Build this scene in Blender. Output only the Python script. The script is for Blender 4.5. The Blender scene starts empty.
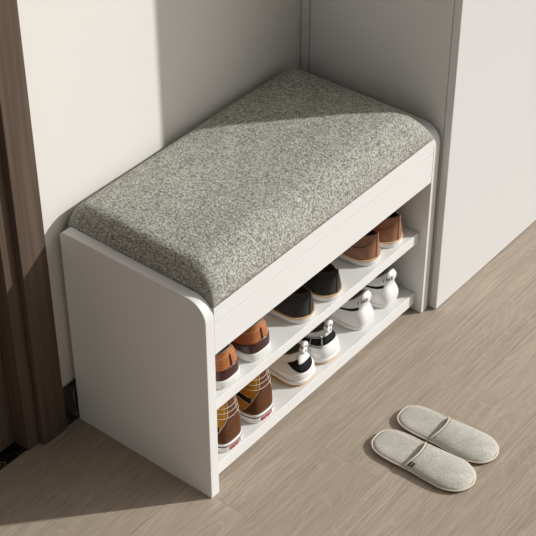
import bpy, bmesh, math, random
from mathutils import Vector
PI = math.pi
random.seed(4)
C = bpy.context.scene.collection
S = bpy.context.scene

# ------------------------------------------------------------------ helpers
def finish(bm, name, mat, parent=None, smooth=True, bevel=0, seg=2, angle=40):
    me = bpy.data.meshes.new(name)
    bmesh.ops.recalc_face_normals(bm, faces=bm.faces)
    bm.to_mesh(me); bm.free()
    o = bpy.data.objects.new(name, me); C.objects.link(o)
    me.materials.append(mat)
    if smooth and not (len(me.polygons)==6 and not bevel):
        for p in me.polygons: p.use_smooth = True
    if bevel:
        b = o.modifiers.new('bevel', 'BEVEL'); b.width = bevel; b.segments = seg
        b.limit_method = 'ANGLE'; b.angle_limit = math.radians(35)
        w = o.modifiers.new('wn', 'WEIGHTED_NORMAL'); w.keep_sharp = True
    if parent: o.parent = parent
    return o

def box(bm, x0, x1, y0, y1, z0, z1):
    v = [bm.verts.new(p) for p in ((x0,y0,z0),(x1,y0,z0),(x1,y1,z0),(x0,y1,z0),(x0,y0,z1),(x1,y0,z1),(x1,y1,z1),(x0,y1,z1))]
    for f in ((0,3,2,1),(4,5,6,7),(0,1,5,4),(1,2,6,5),(2,3,7,6),(3,0,4,7)):
        bm.faces.new([v[i] for i in f])

def boxobj(name, mat, r, parent=None, bevel=0.0012):
    bm = bmesh.new(); box(bm, *r)
    return finish(bm, name, mat, parent, True, bevel)

def thing(name, label, cat, loc=(0,0,0), rotz=0, group=None):
    o = bpy.data.objects.new(name, None); C.objects.link(o)
    o.empty_display_size = .05
    o.location = loc; o.rotation_euler = (0,0,rotz)
    o['label'] = label; o['category'] = cat
    if group: o['group'] = group
    return o

def dup(root, loc, rotz, label):
    r = root.copy(); C.objects.link(r); r.location = loc; r.rotation_euler = (0,0,rotz); r['label'] = label
    for ch in [c for c in bpy.data.objects if c.parent == root]:
        c = ch.copy(); C.objects.link(c); c.parent = r
        for g in [k for k in bpy.data.objects if k.parent == ch]:
            d = g.copy(); C.objects.link(d); d.parent = c
    return r

def struct(o): o['kind'] = 'structure'; return o

def prism_x(bm, pts, x0, x1):          # outline of (y,z) points extruded along x
    a = [bm.verts.new((x0,y,z)) for y,z in pts]; b = [bm.verts.new((x1,y,z)) for y,z in pts]
    bm.faces.new(a[::-1]); bm.faces.new(b)
    n = len(pts)
    for i in range(n): bm.faces.new((a[i],a[(i+1)%n],b[(i+1)%n],b[i]))

def tube(bm, pts, r, n=8, closed=False):
    pts = [Vector(p) for p in pts]; rings = []
    m = len(pts)
    for i,p in enumerate(pts):
        if closed: t = pts[(i+1)%m]-pts[i-1]
        else: t = pts[min(i+1,m-1)]-pts[max(i-1,0)]
        if t.length < 1e-9: t = Vector((0,0,1))
        t.normalize()
        a = Vector((0,0,1)) if abs(t.z) < .9 else Vector((1,0,0))
        u = t.cross(a).normalized(); w = t.cross(u)
        rings.append([bm.verts.new(p + (u*math.cos(2*PI*k/n)+w*math.sin(2*PI*k/n))*r) for k in range(n)])
    for i in range(m if closed else m-1):
        A, B = rings[i], rings[(i+1)%m]
        for k in range(n): bm.faces.new((A[k],A[(k+1)%n],B[(k+1)%n],B[k]))
    if not closed: bm.faces.new(rings[0][::-1]); bm.faces.new(rings[-1])

# ------------------------------------------------------------------ materials
def srgb(r,g,b):
    f = lambda c: (c/255/12.92) if c/255 <= .04045 else ((c/255+.055)/1.055)**2.4
    return (f(r),f(g),f(b),1)

def mat(name, col, rough=.5, bump=0, scale=300, var=0, vscale=40, spec=.5, sheen=0, coat=0, stretch=None):
    m = bpy.data.materials.new(name); m.use_nodes = True
    nt = m.node_tree; b = nt.nodes['Principled BSDF']
    b.inputs['Base Color'].default_value = col; b.inputs['Roughness'].default_value = rough
    b.inputs['Specular IOR Level'].default_value = spec
    if sheen: b.inputs['Sheen Weight'].default_value = sheen
    if coat: b.inputs['Coat Weight'].default_value = coat
    tc = nt.nodes.new('ShaderNodeTexCoord')
    src = tc.outputs['Object']
    if stretch:
        mp = nt.nodes.new('ShaderNodeMapping'); mp.inputs['Scale'].default_value = stretch
        nt.links.new(src, mp.inputs['Vector']); src = mp.outputs['Vector']
    n = nt.nodes.new('ShaderNodeTexNoise'); n.inputs['Scale'].default_value = vscale; n.inputs['Detail'].default_value = 5
    nt.links.new(src, n.inputs['Vector'])
    mr = nt.nodes.new('ShaderNodeMapRange')
    mr.inputs['From Min'].default_value = .3; mr.inputs['From Max'].default_value = .7
    mr.inputs['To Min'].default_value = 1-var; mr.inputs['To Max'].default_value = 1+var
    nt.links.new(n.outputs['Fac'], mr.inputs['Value'])
    mx = nt.nodes.new('ShaderNodeVectorMath'); mx.operation = 'MULTIPLY'
    mx.inputs[0].default_value = col[:3]
    nt.links.new(mr.outputs['Result'], mx.inputs[1])
    nt.links.new(mx.outputs['Vector'], b.inputs['Base Color'])
    if bump:
        n2 = nt.nodes.new('ShaderNodeTexNoise'); n2.inputs['Scale'].default_value = scale; n2.inputs['Detail'].default_value = 3
        nt.links.new(src, n2.inputs['Vector'])
        bp = nt.nodes.new('ShaderNodeBump'); bp.inputs['Strength'].default_value = bump; bp.inputs['Distance'].default_value = .001
        nt.links.new(n2.outputs['Fac'], bp.inputs['Height']); nt.links.new(bp.outputs['Normal'], b.inputs['Normal'])
    return m

class NT:                               # terse node building
    def __init__(s, m): s.t = m.node_tree; s.b = s.t.nodes['Principled BSDF']
    def n(s, typ, **kw):
        x = s.t.nodes.new(typ)
        for k,v in kw.items(): setattr(x,k,v)
        return x
    def l(s, a, b): s.t.links.new(a, b)
    def m(s, op, a, b=None, c=None):
        x = s.n('ShaderNodeMath', operation=op)
        for i,q in enumerate((a,b,c)):
            if q is None: continue
            if isinstance(q,(int,float)): x.inputs[i].default_value = q
            else: s.l(q, x.inputs[i])
        return x.outputs[0]
    def comb(s, x, y, z=0.0):
        k = s.n('ShaderNodeCombineXYZ')
        for i,q in enumerate((x,y,z)):
            if isinstance(q,(int,float)): k.inputs[i].default_value = q
            else: s.l(q, k.inputs[i])
        return k.outputs[0]
    def ramp(s, fac, stops, interp='LINEAR'):
        r = s.n('ShaderNodeValToRGB'); r.color_ramp.interpolation = interp
        e = r.color_ramp.elements
        while len(e) < len(stops): e.new(.5)
        for q,(p,c) in zip(e, stops): q.position = p; q.color = c
        s.l(fac, r.inputs[0]); return r.outputs[0]
    def noise(s, vec, scale, detail=3, rough=.5, dist=0):
        x = s.n('ShaderNodeTexNoise'); x.inputs['Scale'].default_value = scale; x.inputs['Detail'].default_value = detail
        x.inputs['Roughness'].default_value = rough; x.inputs['Distortion'].default_value = dist
        s.l(vec, x.inputs['Vector']); return x.outputs['Fac']
    def mix(s, fac, a, b, mode='MIX'):
        x = s.n('ShaderNodeMix', data_type='RGBA', blend_type=mode)
        for i,q in ((0,fac),(6,a),(7,b)):
            if isinstance(q,(int,float)): x.inputs[i].default_value = q
            elif isinstance(q,tuple): x.inputs[i].default_value = q
            else: s.l(q, x.inputs[i])
        return x.outputs[2]

def new(name, rough=.5):
    m = bpy.data.materials.new(name); m.use_nodes = True
    m.node_tree.nodes['Principled BSDF'].inputs['Roughness'].default_value = rough
    return m

def floor_mat():
    m = new('limed_oak_planks', .5); k = NT(m)
    tc = k.n('ShaderNodeTexCoord'); sp = k.n('ShaderNodeSeparateXYZ'); k.l(tc.outputs['Object'], sp.inputs[0])
    X, Y = sp.outputs[0], sp.outputs[1]
    W = .147
    ry = k.m('DIVIDE', k.m('ADD', Y, .751+W*20), W); row = k.m('FLOOR', ry); fy = k.m('FRACT', ry)
    Lp = 1.25
    rx = k.m('DIVIDE', k.m('ADD', k.m('ADD', X, 10*Lp-.507), k.m('MULTIPLY', k.m('SUBTRACT', row, 20), .25)), Lp)
    col = k.m('FLOOR', rx); fx = k.m('FRACT', rx)
    wn = k.n('ShaderNodeTexWhiteNoise', noise_dimensions='2D'); k.l(k.comb(row, col), wn.inputs['Vector'])
    rnd = wn.outputs['Value']
    off = k.m('MULTIPLY', rnd, 37.0)
    # fine streaks along the board
    v1 = k.comb(k.m('ADD', k.m('MULTIPLY', X, 8.0), off), k.m('MULTIPLY', Y, 650.0), off)
    f1 = k.noise(v1, 1.0, 5, .75)
    v2 = k.comb(k.m('ADD', k.m('MULTIPLY', X, 3.0), off), k.m('MULTIPLY', Y, 55.0), off)
    f2 = k.noise(v2, 1.0, 3, .55)
    # cathedral figure: contour lines of a stretched noise field
    v3 = k.comb(k.m('ADD', k.m('MULTIPLY', X, 2.4), off), k.m('MULTIPLY', Y, 10.0), k.m('MULTIPLY', off, 1.7))
    f3 = k.noise(v3, 1.0, 2, .45, .3)
    rings = k.m('PINGPONG', k.m('MULTIPLY', f3, 17.0), .5)
    ring = k.ramp(rings, [(.0,(1,1,1,1)),(.10,(.2,.2,.2,1)),(.22,(0,0,0,1))])
    v4 = k.comb(k.m('MULTIPLY', X, 22.0), k.m('MULTIPLY', Y, 420.0), off)
    f4 = k.noise(v4, 1.0, 2, .5)
    base = k.ramp(f1, [(.34, (*[c*.70 for c in FL],1)), (.5, (*FL,1)), (.66, (*[min(1,c*1.27) for c in FL],1))])
    c2 = k.ramp(f2, [(.3,(.93,.925,.92,1)),(.7,(1.05,1.05,1.05,1))])
    c = k.mix(1.0, base, c2, 'MULTIPLY')
    rr = k.m('MULTIPLY', k.m('MULTIPLY', ring, .34), k.ramp(f4, [(.3,(.2,.2,.2,1)),(.62,(1,1,1,1))]))
    c = k.mix(rr, c, (*[c_*1.42 for c_ in FL],1))
    tone = k.ramp(rnd, [(0,(.95,.95,.95,1)),(1,(1.05,1.045,1.04,1))])
    c = k.mix(1.0, c, tone, 'MULTIPLY')
    # joints
    ey = k.m('MULTIPLY', k.m('MINIMUM', fy, k.m('SUBTRACT', 1.0, fy)), W)
    ex = k.m('MULTIPLY', k.m('MINIMUM', fx, k.m('SUBTRACT', 1.0, fx)), Lp)
    e = k.m('MINIMUM', ex, ey)
    j = k.m('LESS_THAN', e, .0007)
    c = k.mix(k.m('MULTIPLY', j, .32), c, (*[c_*.3 for c_ in FL],1))
    k.l(c, k.b.inputs['Base Color'])
    bp = k.n('ShaderNodeBump'); bp.inputs['Strength'].default_value = .25; bp.inputs['Distance'].default_value = .0006
    k.l(k.m('SUBTRACT', f1, k.m('MULTIPLY', j, 1.0)), bp.inputs['Height']); k.l(bp.outputs['Normal'], k.b.inputs['Normal'])
    k.b.inputs['Specular IOR Level'].default_value = .3
    return m

def weave_mat():
    m = new('tweed_weave', .95); k = NT(m)
    uv = k.n('ShaderNodeUVMap'); sp = k.n('ShaderNodeSeparateXYZ'); k.l(uv.outputs[0], sp.inputs[0])
    U, V = sp.outputs[0], sp.outputs[1]
    cu = k.m('DIVIDE', U, .0021); iu = k.m('FLOOR', cu); fu = k.m('FRACT', cu)
    odd = k.m('MULTIPLY', k.m('MODULO', iu, 2.0), .5)
    cv = k.m('ADD', k.m('DIVIDE', V, .0031), odd); iv = k.m('FLOOR', cv); fv = k.m('FRACT', cv)
    wn = k.n('ShaderNodeTexWhiteNoise', noise_dimensions='2D'); k.l(k.comb(iu, iv), wn.inputs['Vector'])
    # yarn slubs, running along the length and the width
    s1 = k.noise(k.comb(k.m('MULTIPLY', U, 14.0), k.m('MULTIPLY', V, 300.0)), 1.0, 2)
    s2 = k.noise(k.comb(k.m('MULTIPLY', U, 300.0), k.m('MULTIPLY', V, 14.0)), 1.0, 2)
    val = k.m('ADD', k.m('MULTIPLY', wn.outputs['Value'], .66), k.m('MULTIPLY', k.m('ADD', s1, s2), .34))
    du = k.m('ABSOLUTE', k.m('SUBTRACT', fu, .5)); dv = k.m('ABSOLUTE', k.m('SUBTRACT', fv, .5))
    h = k.m('SUBTRACT', 1.0, k.m('MULTIPLY', k.m('ADD', k.m('POWER', du, 2.0), k.m('POWER', dv, 2.0)), 2.6))
    val2 = k.m('MULTIPLY', val, k.m('ADD', .62, k.m('MULTIPLY', h, .4)))
    c = k.ramp(val2, [(.18,(.11,.106,.088,1)),(.42,(.30,.294,.252,1)),(.64,(.455,.448,.395,1)),(.88,(.70,.69,.63,1))])
    k.l(c, k.b.inputs['Base Color'])
    bp = k.n('ShaderNodeBump'); bp.inputs['Strength'].default_value = .7; bp.inputs['Distance'].default_value = .0012
    k.l(k.m('ADD', h, k.m('MULTIPLY', wn.outputs['Value'], .5)), bp.inputs['Height']); k.l(bp.outputs['Normal'], k.b.inputs['Normal'])
    k.b.inputs['Specular IOR Level'].default_value = .15
    return m

def marble_mat():
    m = new('black_marble', .18); k = NT(m)
    tc = k.n('ShaderNodeTexCoord')
    f = k.noise(tc.outputs['Object'], 14, 6, .6, 1.2)
    r = k.m('ABSOLUTE', k.m('SUBTRACT', f, .5))
    c = k.ramp(r, [(0,(.25,.24,.22,1)),(.012,(.03,.029,.028,1)),(.05,(.009,.009,.009,1))])
    k.l(c, k.b.inputs['Base Color']); return m

def wood_dark():
    m = new('walnut_brown_veneer', .6); k = NT(m); k.b.inputs['Specular IOR Level'].default_value = .2
    tc = k.n('ShaderNodeTexCoord'); sp = k.n('ShaderNodeSeparateXYZ'); k.l(tc.outputs['Object'], sp.inputs[0])
    v = k.comb(k.m('MULTIPLY', sp.outputs[0], 90.0), k.m('MULTIPLY', sp.outputs[1], 90.0), k.m('MULTIPLY', sp.outputs[2], 2.5))
    f = k.noise(v, 1.0, 4, .55, .4)
    c = k.ramp(f, [(.3,(.090,.061,.044,1)),(.7,(.138,.099,.074,1))])
    k.l(c, k.b.inputs['Base Color']); return m

def terry_mat():
    m = new('oatmeal_terry', 1.0); k = NT(m)
    tc = k.n('ShaderNodeTexCoord')
    f = k.noise(tc.outputs['Object'], 420, 3, .7); g = k.noise(tc.outputs['Object'], 35, 3)
    a = k.ramp(f, [(.3,(.42,.40,.34,1)),(.7,(.74,.72,.65,1))]); b = k.ramp(g, [(.3,(.9,.9,.9,1)),(.7,(1.06,1.06,1.06,1))])
    k.l(k.mix(1.0, a, b, 'MULTIPLY'), k.b.inputs['Base Color'])
    bp = k.n('ShaderNodeBump'); bp.inputs['Strength'].default_value = .8; bp.inputs['Distance'].default_value = .0015
    k.l(k.m('ADD', f, k.m('MULTIPLY', g, 1.0)), bp.inputs['Height']); k.l(bp.outputs['Normal'], k.b.inputs['Normal'])
    k.b.inputs['Specular IOR Level'].default_value = .1
    return m

FL = (.44,.366,.288)
M_floor = floor_mat(); M_weave = weave_mat(); M_marble = marble_mat(); M_casing = wood_dark(); M_terry = terry_mat()
M_wall = mat('warm_white_plaster', (.80,.78,.735,1), .9, .05, 500, .008, 6, .05)
M_white = mat('white_lacquer', (.79,.79,.775,1), .42, .01, 200, .004, 5, .35)
M_ward = mat('greige_white_laminate', (.69,.685,.675,1), .6, .01, 200, .004, 5, .3)
M_seam = mat('grey_filler', (.42,.39,.36,1), .6)
M_soleW = mat('white_rubber', (.80,.79,.76,1), .45, .04, 300, .01)
M_tan = mat('tan_leather', srgb(172,104,56), .42, .25, 260, .16, 45, .5)
M_maroon = mat('maroon_leather', srgb(66,33,26), .3, .1, 260, .12, 60, .6)
M_brownlea = mat('mid_brown_leather', srgb(152,108,82), .5, .25, 260, .10, 50)
M_char = mat('charcoal_suede', srgb(62,59,56), .95, .5, 420, .16, 130, .1, .1)
M_cork = mat('tan_welt', srgb(226,192,146), .6, .2, 500, .06)
M_suede = mat('brown_suede', srgb(94,55,29), .95, .5, 420, .2, 70, .1, .1)
M_must = mat('mustard_canvas', srgb(184,128,34), .85, .4, 500, .08, 60)
M_thread = mat('white_thread', (.75,.72,.66,1), .8)
M_black = mat('black_synthetic', (.008,.008,.009,1), .7, spec=.15)
M_whlea = mat('white_leather', (.82,.81,.80,1), .45, .08, 220, .01)
M_gum = mat('amber_gum_rubber', srgb(216,158,62), .45)
M_liner = mat('grey_mesh_lining', srgb(132,126,116), .9, .4, 600, .1)
M_dark = mat('dark_brown_lining', srgb(66,38,28), .7)
M_red = mat('red_rubber', srgb(170,22,28), .5)
M_pipe = mat('cream_cotton_piping', srgb(228,218,198), .9, .3, 500)
M_metal = mat('brushed_grey_metal', (.38,.38,.38,1), .35); M_metal.node_tree.nodes['Principled BSDF'].inputs['Metallic'].default_value = .7

# ------------------------------------------------------------------ setting
def quadfloor():
    bm = bmesh.new(); box(bm, -2.4, 3.2, -3.2, .018, -.03, 0); return finish(bm, 'floor', M_floor, None, False)
struct(quadfloor())
struct(boxobj('wall_back', M_wall, (-.0900, 3.2, .012, .14, 0, 2.7), bevel=0))
o = boxobj('wall_left', M_wall, (-2.4, -1.02, .012, .14, 0, 2.7), bevel=0); struct(o)
struct(boxobj('wall_above_door', M_wall, (-1.02, -.0901, .012, .14, 2.12, 2.7), bevel=0))
struct(boxobj('baseboard_back', M_marble, (-.0375, .7735, .0015, .012, 0, .1), bevel=.001))
struct(boxobj('trim_1', M_marble, (-1.02, -.105, .018, .20, -.03, 0), bevel=0))          # stone threshold
# casing: front board and a stepped jamb, both sides and head
struct(boxobj('trim_2', M_casing, (-.104, -.038, -.003, .0119, 0, 2.19), bevel=.0015))
struct(boxobj('trim_3', M_casing, (-.136, -.0902, .0122, .14, 0, 2.12), bevel=.0012))
struct(boxobj('trim_4', M_casing, (-1.08, -.999, -.003, .0119, 0, 2.19), bevel=.0015))
struct(boxobj('trim_5', M_casing, (-.9988, -.1042, -.003, .0119, 2.109, 2.19), bevel=.0015))
struct(boxobj('trim_6', M_casing, (-1.0192, -.967, .016, .14, 0, 2.12), bevel=.0012))
d = struct(boxobj('door_1', M_casing, (-.966, -.1365, .052, .092, .004, 2.115), bevel=.0015))

# ------------------------------------------------------------------ wardrobe
wd = thing('wardrobe', 'tall pale greige wardrobe standing at the right end of the shoe bench', 'wardrobe', (.774,-.3927,0))
def W(name, r, m=M_ward, b=.0012):
    r = (r[0]-.774, r[1]-.774, r[2]+.3927, r[3]+.3927, r[4], r[5]); return boxobj(name, m, r, wd, b)
W('body', (.774, 1.674, -.3735, -.0125, 0, 2.4))
W('door', (.774, 1.223, -.3927, -.3745, .003, 2.4), M_ward, .0012)
W('door', (1.225, 1.674, -.3927, -.3745, .003, 2.4), M_ward, .0012)
W('filler_strip', (.7722, 1.674, -.0110, .0105, 0, 2.4), M_ward, .0008)

# ------------------------------------------------------------------ bench
L, D, T, H = .7679, .372, .0244, .5
bench = thing('shoe_bench', 'white shoe bench with grey woven seat cushion and two open shoe shelves', 'bench', (0,0,0))
def arc(cy, cz, r, a0, a1, n=10):
    return [(cy+r*math.cos(math.radians(a0+(a1-a0)*i/n)), cz+r*math.sin(math.radians(a0+(a1-a0)*i/n))) for i in range(n+1)]
def panel(x0, x1):
    bm = bmesh.new()
    pts = [(-D,0),(-.001,0)] + arc(-.015,H-.014,.014,0,90) + arc(-D+.042,H-.042,.042,90,180,14)
    prism_x(bm, pts, x0, x1)
    return finish(bm, 'side_panel', M_white, bench, True, .0016, 3)
panel(0, T); panel(L-T, L)
xa, xb = T+.0004, L-T-.0004
boxobj('shelf', M_white, (xa, xb, -.352, -.014, .199, .225), bench, .001)
boxobj('shelf', M_white, (xa, xb, -.352, -.014, .020, .052), bench, .001)
boxobj('back_panel', M_white, (xa, xb, -.0135, -.002, .020, .45), bench, .0005)
boxobj('front_rail', M_white, (xa, xb, -D+.0005, -D+.018, .369, .4434), bench, .0003)
boxobj('storage_box_floor', M_white, (xa, xb, -D+.0185, -.014, .369, .381), bench, .0005)
boxobj('lid', M_white, (xa, xb, -D+.0005, -.003, .4450, .4812), bench, .0003)

def cushion():
    bm = bmesh.new(); uvl = bm.loops.layers.uv.new('UVMap')
    x0, x1, y0, y1, zb, h = T+.0006, L-T-.0006, -D+.001, .006, .4813, .069
    def samples(a, b, R, nr, nm):
        s = [a + R*(1-math.cos(PI/2*i/nr)) for i in range(nr)]
        m = [a+R + (b-a-2*R)*i/nm for i in range(nm+1)]
        return s + m + [b-(q-a) for q in s[::-1]]
    RX, RY = .078, .078
    xs = samples(x0, x1, RX, 16, 60); ys = samples(y0, y1, RY, 18, 26)
    def prof(d, R, p):
        if d >= R: return 1
        return max(0, 1-(1-d/R)**p)**(1/p)
    def hgt(x, y):
        a = min(prof(x-x0, .038, 2.8), prof(x1-x, .078, 2.05)); b = min(prof(y-y0, .070, 2.05), prof(y1-y, .050, 2.2))
        u = (2*(x-x0)/(x1-x0)-1)**2; v = (2*(y-y0)/(y1-y0)-1)**2
        w = .0012*math.sin(x*17+y*9)+.0010*math.sin(y*31-x*6)
        return zb + (h+w*a*b)*(a*b)**.95 + .012*(1-u)**.6*(1-v)**.6
    G = [[(x,y,hgt(x,y)) for y in ys] for x in xs]
    jm, im = len(ys)//2, len(xs)//2
    U = [0]; V = [0]
    for i in range(1,len(xs)): U.append(U[-1]+(Vector(G[i][jm])-Vector(G[i-1][jm])).length)
    for j in range(1,len(ys)): V.append(V[-1]+(Vector(G[im][j])-Vector(G[im][j-1])).length)
    vs = [[bm.verts.new(p) for p in r] for r in G]
    for i in range(len(xs)-1):
        for j in range(len(ys)-1):
            f = bm.faces.new((vs[i][j],vs[i+1][j],vs[i+1][j+1],vs[i][j+1]))
            for lp,(a,b) in zip(f.loops, ((i,j),(i+1,j),(i+1,j+1),(i,j+1))): lp[uvl].uv = (U[a]+2,V[b]+2)
    # underside
    rim = [vs[i][0] for i in range(len(xs))] + [vs[-1][j] for j in range(1,len(ys))] + [vs[i][-1] for i in range(len(xs)-2,-1,-1)] + [vs[0][j] for j in range(len(ys)-2,0,-1)]
    bm.faces.new(rim)
    return finish(bm, 'seat_cushion', M_weave, bench)
cushion()

# ------------------------------------------------------------------ shoes
def crom(P, n):                        # closed Catmull-Rom through key points, n samples per span
    out = []; m = len(P)
    for i in range(m):
        p0,p1,p2,p3 = P[i-1],P[i],P[(i+1)%m],P[(i+2)%m]
        for k in range(n):
            t = k/n
            out.append(tuple(.5*((2*b)+(-a+c)*t+(2*a-5*b+4*c-d)*t*t+(-a+3*b-3*c+d)*t**3) for a,b,c,d in zip(p0,p1,p2,p3)))
    return out
N = 8                                   # samples per span; a half outline has 8 spans
class Shoe:
    def __init__(s, base, collar, up, zsole, ku=.5, bulge=None, wscale=1.0):
        mir = lambda H: list(H) + [(-p[0],)+tuple(p[1:]) for p in H[-2:0:-1]]
        s.base = crom(mir([(x*wscale,y,0) for x,y in base]), N)
        s.col = crom(mir([(x*wscale,y,z) for x,y,z in collar]), N)
        s.up = crom(mir([(u,0,0) for u in up]) if False else [(u,0,0) for u in (list(up)+list(up[-2:0:-1]))], N)
        s.zs = zsole; s.bulge = bulge; s.M = len(s.base)
    def lerp(s, arr, q):                # q in key-point units, signed; + is the right side
        t = (q*N) % s.M; i = int(t); f = t-i
        a, b = arr[i % s.M], arr[(i+1) % s.M]
        return Vector([u+(v-u)*f for u,v in zip(a,b)])
    def raw(s, q, v):
        B = s.lerp(s.base, q); B.z = s.zs
        K = s.lerp(s.col, q); hgt = s.lerp(s.up, q).x
        P1 = B + Vector((0,0,hgt))
        d = B-K; P2 = K + Vector((d.x*.42, d.y*.42, -(K.z-s.zs)*.22))
        w = 1-v
        return B*w**3 + P1*3*w*w*v + P2*3*w*v*v + K*v**3
    def surf(s, q, v, off=0):
        p = s.raw(q, v); e = .02
        du = s.raw(q+e, v)-s.raw(q-e, v); dv = s.raw(q, min(1,v+e))-s.raw(q, max(0,v-e))
        n = du.cross(dv)
        if n.length > 1e-12: n.normalize()
        if s.bulge: off = off + s.bulge(q, v)
        return p + n*off
    def patch(s, name, m, parent, q0, q1, vlo, vhi, off=.0012, nq=28, nv=10):
        bm = bmesh.new(); fl = vlo if callable(vlo) else (lambda q: vlo); fh = vhi if callable(vhi) else (lambda q: vhi)
        o_, i_ = [], []
        for a in range(nq+1):
            q = q0+(q1-q0)*a/nq; lo, hi = fl(q), fh(q)
            o_.append([bm.verts.new(s.surf(q, lo+(hi-lo)*b/nv, off)) for b in range(nv+1)])
            i_.append([bm.verts.new(s.surf(q, lo+(hi-lo)*b/nv, -.0004)) for b in range(nv+1)])
        for a in range(nq):
            for b in range(nv): bm.faces.new((o_[a][b],o_[a+1][b],o_[a+1][b+1],o_[a][b+1]))
            bm.faces.new((i_[a][0],i_[a+1][0],o_[a+1][0],o_[a][0])); bm.faces.new((o_[a][nv],o_[a+1][nv],i_[a+1][nv],i_[a][nv]))
        for b in range(nv):
            bm.faces.new((o_[0][b],o_[0][b+1],i_[0][b+1],i_[0][b])); bm.faces.new((o_[nq][b+1],o_[nq][b],i_[nq][b],i_[nq][b+1]))
        return finish(bm, name, m, parent)
    def upper(s, m, parent, name='upper', nv=16):
        bm = bmesh.new(); R = []
        for b in range(nv+1): R.append([bm.verts.new(s.surf(a/N, b/nv)) for a in range(s.M)])
        for b in range(nv):
            for a in range(s.M): bm.faces.new((R[b][a],R[b][(a+1)%s.M],R[b+1][(a+1)%s.M],R[b+1][a]))
        o = finish(bm, name, m, parent)
        return o
    def lining(s, m, parent, drop=.045):
        bm = bmesh.new(); R = []
        for w,(ins,dz) in enumerate(((-.0002,-.0005),(.0012,.0008),(.0035,.0006),(.0045,-.004),(.0035,-drop*.6),(.004,-drop))):
            ring = []
            for a in range(s.M):
                k = Vector(s.col[a]); c = Vector((0, .07, k.z)); d = (c-k); d.z = 0
                if d.length > 0: d.normalize()
                p = k + d*ins; p.z = max(s.zs+.004, k.z+dz)
                if w == 0: p = s.surf(a/N, .985, -.0003)
                ring.append(bm.verts.new(p))
            R.append(ring)
        for b in range(len(R)-1):
            for a in range(s.M): bm.faces.new((R[b][a],R[b][(a+1)%s.M],R[b+1][(a+1)%s.M],R[b+1][a]))
        bm.faces.new(R[-1])
        return finish(bm, 'lining', m, parent)
    def solept(s, q, z, out):
        B = s.lerp(s.base, q); e = .05
        t = s.lerp(s.base, q+e)-s.lerp(s.base, q-e); n = Vector((t.y,-t.x,0)).normalized()
        return Vector((B.x+n.x*out, B.y+n.y*out, z))
    def sole(s, m, parent, prof, name='sole', bot=None):
        bm = bmesh.new(); R = []
        for z,out in prof:
            R.append([bm.verts.new(s.solept(a/N, (z if bot is None else bot(a/N, z)), out)) for a in range(s.M)])
        for b in range(len(R)-1):
            for a in range(s.M): bm.faces.new((R[b][a],R[b][(a+1)%s.M],R[b+1][(a+1)%s.M],R[b+1][a]))
        bm.faces.new(R[0][::-1]); bm.faces.new(R[-1])
        return finish(bm, name, m, parent)
    def band(s, name, m, parent, z0, z1, out, q0=0, q1=16, th=.0008):
        bm = bmesh.new(); R = []; full = (q1-q0) >= 16; n = s.M if full else 24
        cnt = n if full else n+1
        for z,o in ((z0,out-th*2),(z0,out),(z1,out),(z1,out-th*2)):
            R.append([bm.verts.new(s.solept(q0+(q1-q0)*a/n, z, o)) for a in range(cnt)])
        for b in range(3):
            for a in range(n): bm.faces.new((R[b][a],R[b][(a+1)%cnt],R[b+1][(a+1)%cnt],R[b+1][a]))
        return finish(bm, name, m, parent, False)
    def line(s, bm, pts, r=.0006, off=.0014):
        P = []
        for (qa,va),(qb,vb) in zip(pts[:-1],pts[1:]):
            n = max(2,int(abs(qb-qa)*5+abs(vb-va)*10))
            P += [s.surf(qa+(qb-qa)*i/n, va+(vb-va)*i/n, off) for i in range(n)]
        P.append(s.surf(*pts[-1], off)); tube(bm, P, r, 5)
    def laces(s, m, parent, z0, rows=4, y0=.125, dy=.013, w=.013, tongue=None):
        if tongue:
            bm = bmesh.new(); n = 10; R = []
            for side in (0,-.004):
                ring = []
                for i in range(n+1):
                    t = i/n; y = y0-.012+dy*rows*1.2*t; z = z0-.034*t+.006*math.sin(PI*t)
                    ring.append([bm.verts.new((x*(.9+.1*t), y, z+side-abs(x)*.25)) for x in (-.020,-.01,0,.01,.020)])
                R.append(ring)
            for i in range(n):
                for k in range(4):
                    bm.faces.new((R[0][i][k],R[0][i][k+1],R[0][i+1][k+1],R[0][i+1][k])); bm.faces.new((R[1][i][k+1],R[1][i][k],R[1][i+1][k],R[1][i+1][k+1]))
                for k,kk in ((0,0),(4,4)): bm.faces.new((R[0][i][k],R[0][i+1][k],R[1][i+1][kk],R[1][i][kk]))
            for i in (0,n):
                for k in range(4): bm.faces.new((R[0][i][k],R[0][i][k+1],R[1][i][k+1],R[1][i][k]))
            finish(bm, 'tongue', tongue, parent)
        bm = bmesh.new()
        for i in range(rows):
            t = (i+.5)/rows*.8; y = y0-.002+dy*i; z = z0-.030*t+.010
            tube(bm, [(-w,y,z-.006),(-w*.6,y+.001,z),(0,y+.003,z+.001),(w*.6,y+.001,z),(w,y,z-.006)], .0018, 6)
        finish(bm, 'laces', m, parent)

GLY = {'V':[[(0,1),(.5,0),(1,1)]],'A':[[(0,0),(.5,1),(1,0)],[(.22,.4),(.78,.4)]],'N':[[(0,0),(0,1),(1,0),(1,1)]],
       'S':[[(1,1),(0,.9),(0,.55),(1,.45),(1,.1),(0,0)]],'I':[[(.5,0),(.5,1)]]}

BASE = [(0,0),(.023,.004),(.0335,.022),(.0345,.065),(.035,.115),(.043,.170),(.044,.205),(.030,.240),(0,.256)]
BASE = [(0,0),(.0245,.0045),(.0345,.024),(.0345,.065),(.0345,.115),(.0390,.168),(.0400,.203),(.027,.238),(0,.255)]

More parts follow.
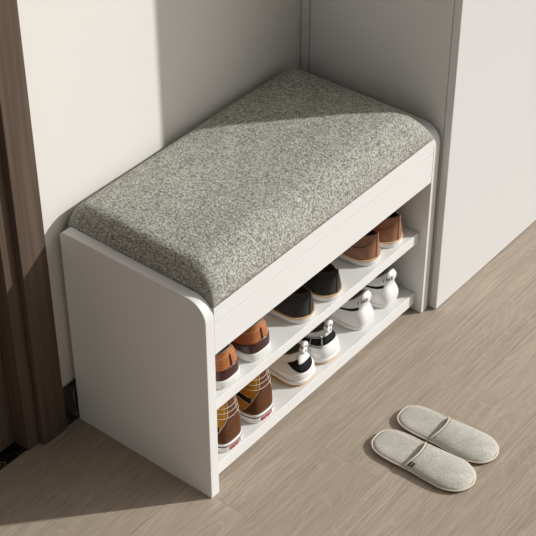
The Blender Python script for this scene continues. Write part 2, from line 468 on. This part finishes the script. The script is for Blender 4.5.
def shoe_tan():
    g = 'tan leather sneakers on the upper shelf'
    t = thing('sneaker','tan leather sneaker with maroon heel band, hard against the near side panel of the bench','shoe',group=g)
    s = Shoe(BASE, [(0,.010,.084),(.014,.013,.082),(.024,.028,.075),(.027,.060,.064),(.025,.090,.066),(.018,.115,.076),(.013,.135,.078),(.008,.148,.074),(0,.151,.072)],
             [.034,.034,.034,.030,.03,.032,.034,.034,.030], .021)
    s.upper(M_tan, t); s.lining(M_liner, t)
    s.sole(M_soleW, t, [(0,-.003),(.0008,.0005),(.004,.0022),(.019,.0028),(.0222,.0020),(.0224,-.004)])
    s.patch('heel_band', M_maroon, t, -6.2, 6.2, .0, lambda q: .32 - .03*abs(q) - (.0 if abs(q)<1.6 else .10*min(1,(abs(q)-1.6))) + (.10*math.exp(-(abs(q)-3.4)**2/.6)), .0012, 60, 6)
    s.patch('heel_tab', M_tan, t, -1.5, 1.5, lambda q: .80-.10*abs(q)**1.2*.3, .995, .0016, 20, 5)
    s.patch('heel_seam', M_dark, t, -.07, .07, .32, .80, .0020, 2, 8)
    bm = bmesh.new(); s.line(bm, [(-4.5,.66),(-3,.66),(-1.6,.72),(0,.79),(1.6,.72),(3,.66),(4.5,.66)], .0005, .0013); finish(bm, 'stitching', M_cork, t)
    s.laces(M_thread, t, .080, 4, .118, .012, .014, M_tan)
    return t

def shoe_slip(label, group, m, lin, tall=.071, seam=False, name='loafer', cat='shoe'):
    t = thing(name, label, cat, group=group)
    s = Shoe([(0,-.001),(.0205,.0055),(.033,.026),(.0345,.065),(.0345,.115),(.0390,.168),(.0400,.203),(.026,.238),(0,.257)],
             [(0,-.001,tall+.006),(.007,.008,tall-.0015),(.021,.032,tall-.008),(.0265,.062,tall-.015),(.026,.092,tall-.012),(.021,.115,tall-.004),(.014,.130,tall),(.008,.138,tall-.002),(0,.141,tall-.003)],
             [.026,.026,.026,.026,.028,.032,.034,.034,.030], .017)
    s.upper(m, t); s.lining(lin, t, .04)
    s.sole(M_soleW, t, [(0,-.003),(.0008,.000),(.003,.0015),(.0125,.0025),(.0138,.0018),(.014,-.004)])
    s.band('welt', M_cork, t, .0138, .0172, .0030, 0, 16, .0025)
    s.patch('heel_strip', m, t, -.18, .18, .0, .99, .0012, 4, 12)
    bm = bmesh.new()
    if seam:
        for a in (-1,1): s.line(bm, [(a*1.0,.66),(a*1.5,.50),(a*2.1,.43),(a*2.8,.46),(a*3.6,.62),(a*4.2,.85)], .0006, .0006)
        finish(bm, 'stitching', M_dark, t)
        s.laces(M_dark, t, tall+.004, 4, .112, .012, .013, m)
    else:
        for a in (-1,1): s.line(bm, [(a*.3,.62),(a*1.6,.60),(a*3.2,.58)], .0005, .0002)
        finish(bm, 'stitching', m, t)
    return t

def shoe_high():
    g = 'brown suede high-top shoes on the lower shelf'
    t = thing('high_top_shoe','brown suede and mustard high-top shoe, hard against the near side panel of the bench','shoe',group=g)
    s = Shoe(BASE, [(0,.012,.134),(.014,.015,.133),(.024,.028,.129),(.028,.055,.122),(.026,.075,.124),(.020,.092,.132),(.014,.104,.135),(.008,.112,.134),(0,.114,.133)],
             [.050,.050,.050,.048,.045,.040,.038,.036,.030], .024)
    s.upper(M_must, t); s.lining(M_dark, t, .06)
    s.sole(M_soleW, t, [(0,-.002),(.0006,.0012),(.003,.0024),(.022,.0026),(.0242,.0018),(.0244,-.004)])
    s.band('sole_line', M_black, t, .0158, .0180, .0031)
    edge = lambda q: 1.35+0*q
    # suede heel counter: wide at the sole, narrowing upward
    def hi(q):
        a = abs(q)
        return .52 if a < .6 else max(.02, .52-(a-.6)*.30)
    s.patch('heel_counter', M_suede, t, -2.3, 2.3, 0, hi, .0014, 44, 10)
    s.patch('backstay', M_suede, t, -.6, 1.6, .48, .995, .0012, 20, 12)
    s.patch('toe_cap', M_suede, t, 6.0, 10.0, 0, .62, .0012, 30, 8)
    for a in (-1,1):
        s.patch('side_stripe', M_black, t, a*1.6, a*5.2, lambda q: .20+.07*(abs(q)-1.5), lambda q: .31+.07*(abs(q)-1.5), .0011, 26, 3)
    bm = bmesh.new()
    for v in (.52,.64,.76):
        s.line(bm, [(-4.3,v+.05),(-3,v+.02),(-1.7,v),(0,v-.03),(1.7,v),(3,v+.02),(4.3,v+.05)], .00055, .0022)
    for a in (-1,1):
        s.line(bm, [(a*.62,.99),(a*.62,.75),(a*.64,.51),(a*1.4,.28),(a*2.2,.05)], .0006, .0018)
        for dv in (-.02,.115):
            s.line(bm, [(a*q,.21+dv+.07*(q-1.5)) for q in (1.7,2.1,2.6,3.1,3.6,4.1,4.6,5.1)], .0005, .0016)
    finish(bm, 'stitching', M_thread, t)
    lb = s.band('heel_label', M_red, t, .0050, .0132, .0034, -.62, .62, .0012); lb['label'] = 'red rubber heel label with white letters'
    bm = bmesh.new()
    for i,ch in enumerate('VANS'):
        for st in GLY[ch]:
            tube(bm, [s.solept(-.50+.27*(i+x*.62), .0062+.0058*z, .0036) for x,z in st], .00055, 5)
    finish(bm, 'lettering', M_soleW, lb)
    s.laces(M_thread, t, .118, 4, .108, .013, .013, M_must)
    return t

def shoe_gum(label, strap):
    t = thing('sneaker', label, 'shoe', group='white sneakers with amber soles on the lower shelf')
    def bul(q, v):
        qq = q if q < 8 else q-16
        heel = math.exp(-(qq/2.6)**2)
        return .0060*heel*math.exp(-((v-.10)/.20)**2) - .0045*heel*math.exp(-((v-.62)/.2)**2)
    B2 = [(0,-.002),(.024,.003),(.0355,.024),(.0345,.065),(.034,.115),(.0390,.168),(.0400,.203),(.027,.238),(0,.255)]
    s = Shoe(B2, [(0,.016,.078),(.010,.018,.077),(.021,.032,.070),(.025,.060,.062),(.024,.090,.066),(.018,.115,.076),(.013,.135,.078),(.008,.148,.074),(0,.151,.072)],
             [.030,.030,.030,.030,.03,.032,.034,.034,.030], .016, bulge=bul)
    s.upper(M_whlea, t, nv=22); s.lining(M_liner, t)
    def lift(q, z):                     # sole rises and falls along the side
        a = abs(q if q < 8 else q-16)
        return z + (.006*math.exp(-((a-3.4)/1.0)**2)+.004*math.exp(-((a-8)/1.6)**2))*(1 if z > .002 else .9)
    s.sole(M_soleW, t, [(.0038,-.003),(.0042,.004),(.009,.0068),(.0155,.0062),(.0166,.002),(.0166,-.004)], 'midsole', lift)
    s.sole(M_gum, t, [(0,-.003),(.0006,.002),(.0025,.0045),(.0041,.0045),(.0041,-.003)], 'outsole', lift)
    if strap:
        s.patch('heel_strap', M_black, t, -3.6, 3.0, lambda q: .42, lambda q: .68, .0030, 44, 4)
        bm = bmesh.new()
        P = [(-2.2,.36),(-2.2,.76),(-1.2,.76),(-1.2,.36),(-2.2,.36)]
        s.line(bm, P, .0016, .0045);
        finish(bm, 'buckle', M_metal, t)
        bm = bmesh.new(); s.line(bm, [(-4.2,.72),(-3.2,.73),(-2.35,.70)], .0012, .0030); s.line(bm, [(-4.2,.45),(-3.2,.43),(-2.35,.45)], .0010, .0030)
        finish(bm, 'strap_edging', M_metal, t)
        s.patch('heel_stay', M_whlea, t, -.75, .75, .70, .995, .0042, 10, 8)
    else:
        s.patch('heel_counter', M_black, t, -2.15, 1.5, lambda q: .22+.36*abs((q+.33)/1.83)**2.6, lambda q: .70-.10*abs((q+.33)/1.83)**2, .0014, 32, 8)
        s.patch('heel_stay', M_whlea, t, -1.1, .9, .50, .995, .0042, 12, 10)
    # looped pull tab standing above the collar
    bm = bmesh.new()
    tube(bm, [(.0082*math.sin(a), .0105-.0012*math.cos(a), .0885+.0082*math.cos(a)) for a in [2*PI*i/20 for i in range(20)]], .0052, 8, True)
    tube(bm, [(-.005,.009,.074),(-.0045,.010,.082)], .0045, 8); tube(bm, [(.005,.009,.074),(.0045,.010,.082)], .0045, 8)
    finish(bm, 'pull_tab', M_whlea, t)
    bm = bmesh.new(); s.line(bm, [(-4,.26),(-2.4,.20),(-1,.17),(0,.16),(1,.17),(2.4,.20),(4,.26)], .0006, .0003); finish(bm, 'stitching', M_soleW, t)
    s.laces(M_thread, t, .080, 4, .118, .012, .014, M_whlea)
    return t

def shoe_run():
    g = 'white running shoes on the lower shelf'
    t = thing('running_shoe','white running shoe with black side stripe, next to the sneaker with the buckled strap','shoe',group=g)
    def bul(q, v):
        qq = q if q < 8 else q-16
        c = math.exp(-(qq/1.5)**4); w = math.exp(-(qq/3.5)**2)
        return .0050*c*math.exp(-((v-.10)/.20)**2) + .0020*w*math.exp(-((v-.12)/.2)**2) - .0030*c*math.exp(-((v-.44)/.10)**2) + .0075*c*math.exp(-((v-.78)/.20)**2)
    B2 = [(0,.004),(.021,.007),(.0335,.026),(.0345,.065),(.034,.115),(.0390,.168),(.0400,.203),(.027,.238),(0,.255)]
    s = Shoe(B2, [(0,.012,.093),(.011,.014,.090),(.022,.032,.073),(.025,.060,.060),(.024,.090,.064),(.018,.115,.075),(.013,.135,.077),(.008,.148,.073),(0,.151,.071)],
             [.034,.034,.034,.030,.03,.032,.034,.034,.030], .012, bulge=bul)
    s.upper(M_whlea, t, nv=26); s.lining(M_liner, t)
    s.sole(M_soleW, t, [(0,-.002),(.0008,.001),(.003,.0034),(.010,.0040),(.0122,.0032),(.0124,-.004)])
    for a in (-1,1):
        s.patch('side_stripe', M_black, t, a*1.25, a*5.0, lambda q: .46+.01*abs(q), lambda q: .56+.02*math.sin(abs(q)), .0010, 30, 3)
        bm = bmesh.new(); s.line(bm, [(a*1.2,.30),(a*2.5,.27),(a*4.5,.24)], .0005, .0002); finish(bm, 'stitching', M_soleW, t)
    bm = bmesh.new()
    for i,ch in enumerate('INS'):
        for st in GLY[ch]:
            s.line(bm, [(-1.45+.44*(i+x*.62), .70+.12*z) for x,z in st], .0009, .0004)
    finish(bm, 'lettering', M_black, t)
    s.laces(M_thread, t, .079, 4, .118, .012, .014, M_whlea)
    return t

ZU, ZL = .2252, .0522
def put(o, x, y, z, r): o.location = (x,y,z); o.rotation_euler = (0,0,math.radians(r)); return o
a = put(shoe_tan(), .103, -.345, ZU, 1)
dup(a, (.202,-.342,ZU), math.radians(-1), 'tan leather sneaker with maroon heel band on the upper shelf, next to the charcoal shoes')
a = put(shoe_slip('charcoal suede slip-on shoe with tan welt, the one next to the tan sneakers','charcoal suede slip-on shoes on the upper shelf', M_char, M_dark, .071, False, 'slip_on_shoe'), .352, -.3455, ZU, 2)
dup(a, (.443,-.3465,ZU), math.radians(-1), 'charcoal suede slip-on shoe with tan welt, the one next to the brown lace-up shoes')
a = put(shoe_slip('brown leather lace-up shoe with white sole, the one next to the charcoal shoes','brown leather lace-up shoes on the upper shelf', M_brownlea, M_dark, .076, True, 'lace_up_shoe'), .594, -.340, ZU, 2)
dup(a, (.675,-.3405,ZU), math.radians(-1), 'brown leather lace-up shoe with white sole, at the wardrobe end of the upper shelf')
a = put(shoe_high(), .103, -.347, ZL, 1)
dup(a, (.208,-.344,ZL), math.radians(-1), 'brown suede and mustard high-top shoe on the lower shelf, next to the white sneakers')
put(shoe_gum('white sneaker with black heel patch and amber sole, next to the brown high-top shoes', False), .355, -.339, ZL, 4)
put(shoe_gum('white sneaker with black buckled heel strap and amber sole, next to the running shoes', True), .442, -.338, ZL, 0)
a = put(shoe_run(), .579, -.337, ZL, 1)
dup(a, (.676,-.336,ZL), math.radians(-1), 'white running shoe with black side stripe, at the wardrobe end of the lower shelf')

# ------------------------------------------------------------------ slippers
def slipper(label, tag):
    t = thing('slipper', label, 'slipper', group='oatmeal terry slippers on the floor')
    half = [(0,.116),(.022,.112),(.038,.092),(.0435,.055),(.0435,.010),(.0470,-.045),(.0455,-.080),(.029,-.108),(0,-.1185)]   # heel to toe
    full = crom([(x,y,0) for x,y in half] + [(-x,y,0) for x,y in half[-2:0:-1]], 10)
    M = len(full)
    def ringpt(i, sc, z): x,y,_ = full[i % M]; n = math.hypot(x,y); k = (n-sc)/n; return Vector((x*k, y*k, z))
    def stack(prof, name, m, caps=True):
        bm = bmesh.new(); R = [[bm.verts.new(ringpt(i, ins, z)) for i in range(M)] for z,ins in prof]
        for a in range(len(R)-1):
            for i in range(M): bm.faces.new((R[a][i],R[a][(i+1)%M],R[a+1][(i+1)%M],R[a+1][i]))
        if caps: bm.faces.new(R[0][::-1]); bm.faces.new(R[-1])
        return finish(bm, name, m, t)
    stack([(0,.003),(.0006,.0018),(.006,.0016),(.0064,.004)], 'sole', M_soleD)
    stack([(.0064,.004),(.0085,.003),(.0105,.005),(.0118,.011),(.0122,.03),(.0122,.05)], 'insole', M_terry)
    bm = bmesh.new(); tube(bm, [ringpt(i, .0010, .0078) for i in range(M)], .0020, 8, True); finish(bm, 'piping', M_pipe, t)
    # vamp: arched shell over the toe half, open towards the heel
    def hw(y):                          # half width of the outline at y
        best = 0
        for i in range(M):
            x0_,y0_,_ = full[i]; x1_,y1_,_ = full[(i+1)%M]
            if (y0_-y)*(y1_-y) <= 0 and y0_ != y1_: best = max(best, abs(x0_+(x1_-x0_)*(y-y0_)/(y1_-y0_)))
        return best
    ny, na = 26, 24
    def vp(j, i, off=0):
        tt = j/ny; y = .018 - (.018+.1150)*(1-(1-tt)**1.35)
        a = PI*i/na
        w = max(.0005, hw(y)-.0015); crown = (.0065*(1-tt)**.8+.009)*(1-tt**6) if tt < 1 else 0
        x = -w*math.cos(a); hh = crown*math.sin(a)**.75
        yy = y - .010*math.sin(a)**2*(1-tt)
        wr = .0011*math.sin(x*150+yy*90)*math.sin(a)*tt
        return Vector((x, yy, .0085+hh+wr+off))
    bm = bmesh.new()
    O = [[bm.verts.new(vp(j,i)) for i in range(na+1)] for j in range(ny+1)]
    I = [[bm.verts.new(vp(j,i) + Vector((0,0,-.0022*math.sin(PI*i/na)))) for i in range(na+1)] for j in range(ny+1)]
    for j in range(ny):
        for i in range(na):
            bm.faces.new((O[j][i],O[j][i+1],O[j+1][i+1],O[j+1][i])); bm.faces.new((I[j][i+1],I[j][i],I[j+1][i],I[j+1][i+1]))
    for i in range(na): bm.faces.new((O[0][i+1],O[0][i],I[0][i],I[0][i+1]))
    bmesh.ops.remove_doubles(bm, verts=bm.verts, dist=1e-5)
    vamp = finish(bm, 'vamp', M_terry, t)
    bm = bmesh.new(); tube(bm, [vp(0,i)+Vector((0,.0004,0)) for i in range(na+1)], .0013, 8); finish(bm, 'vamp_piping', M_pipe, vamp)
    if tag:
        def tp(u, v, off): return vp(v, u, off)
        bm = bmesh.new(); G = [[[bm.verts.new(tp(2.7+3.2*a/4*1.0, .6+.75*b, o_)) for b in range(3)] for a in range(5)] for o_ in (.0002,.0012)]
        for a in range(4):
            for b in range(2): bm.faces.new((G[1][a][b],G[1][a+1][b],G[1][a+1][b+1],G[1][a][b+1]))
            bm.faces.new((G[0][a][0],G[0][a+1][0],G[1][a+1][0],G[1][a][0])); bm.faces.new((G[0][a][2],G[0][a+1][2],G[1][a+1][2],G[1][a][2]))
        for b in range(2):
            for a in (0,4): bm.faces.new((G[0][a][b],G[0][a][b+1],G[1][a][b+1],G[1][a][b]))
        lb = finish(bm, 'fabric_label', M_black, vamp, False); lb['label'] = 'small black woven label with white marks'
        bm = bmesh.new()
        for i in range(4):
            u = 3.0+.68*i
            tube(bm, [tp(u,.95,.0014), tp(u+.2,1.8,.0014), tp(u+.4,1.0,.0014)], .00035, 5)
        finish(bm, 'fabric_label_marks', M_thread, vamp)
    return t
M_soleD = mat('dark_foam_sole', (.10,.09,.08,1), .9)
s1 = slipper('oatmeal terry slipper with a small black label, nearer the camera', True); s1.location = (.3500,-.6445,0.0); s1.rotation_euler = (0,0,math.radians(2.5))
s2 = slipper('oatmeal terry slipper without a label, the one behind', False); s2.location = (.4450,-.6415,0.0); s2.scale = (.95,.985,1); s2.rotation_euler = (0,0,math.radians(3))

# ------------------------------------------------------------------ light
sun = bpy.data.lights.new('sun', 'SUN'); sun.energy = 3.25; sun.angle = math.radians(1.1); sun.color = (1,.99,.975)
so = bpy.data.objects.new('sun', sun); C.objects.link(so)
el = math.radians(28); az = Vector((.752,-.659,0)).normalized()
dirn = Vector((az.x*math.cos(el), az.y*math.cos(el), math.sin(el)))
so.rotation_euler = dirn.to_track_quat('Z','Y').to_euler(); so.location = dirn*4
w = bpy.data.worlds.new('world'); S.world = w; w.use_nodes = True
t = w.node_tree; bg = t.nodes['Background']                 # a room that is dim all round, with broad window light from the sun's side, plus an added fill from the left
wk = NT.__new__(NT); wk.t = t
tc = wk.n('ShaderNodeTexCoord')
dt = wk.n('ShaderNodeVectorMath', operation='DOT_PRODUCT'); wk.l(tc.outputs['Generated'], dt.inputs[0])
wdir = Vector((.56,-.73,.40)).normalized(); dt.inputs[1].default_value = wdir
lobe = wk.m('POWER', wk.m('MAXIMUM', dt.outputs['Value'], 0.0), 8.0)
sz = wk.n('ShaderNodeSeparateXYZ'); wk.l(tc.outputs['Generated'], sz.inputs[0])
dim = wk.m('MULTIPLY_ADD', wk.m('MAXIMUM', sz.outputs[2], 0.0), -.03, .05)
d2 = wk.n('ShaderNodeVectorMath', operation='DOT_PRODUCT'); wk.l(tc.outputs['Generated'], d2.inputs[0])  # added fill lobe from the left, no source there; brightens shaded side faces
d2.inputs[1].default_value = Vector((-1,-.1,.05)).normalized()
dim = wk.m('ADD', dim, wk.m('MULTIPLY', wk.m('POWER', wk.m('MAXIMUM', d2.outputs['Value'], 0.0), 6.0), .58))
wk.l(wk.m('ADD', dim, wk.m('MULTIPLY', lobe, 2.1)), bg.inputs[1])
bg.inputs[0].default_value = (1,.965,.92,1)

# ------------------------------------------------------------------ camera
cam = bpy.data.cameras.new('camera'); co = bpy.data.objects.new('camera', cam); C.objects.link(co)
co.location = (-1.5557,-1.7768,2.243); co.rotation_euler = (.9026,.002,-.8924)
cam.sensor_width = 36; cam.lens = 1508.4/536*36; cam.clip_start = .05
S.camera = co
S.view_settings.view_transform = 'Standard'; S.view_settings.look = 'None'; S.view_settings.gamma = 1; S.view_settings.exposure = 0
S.view_settings.use_curve_mapping = False
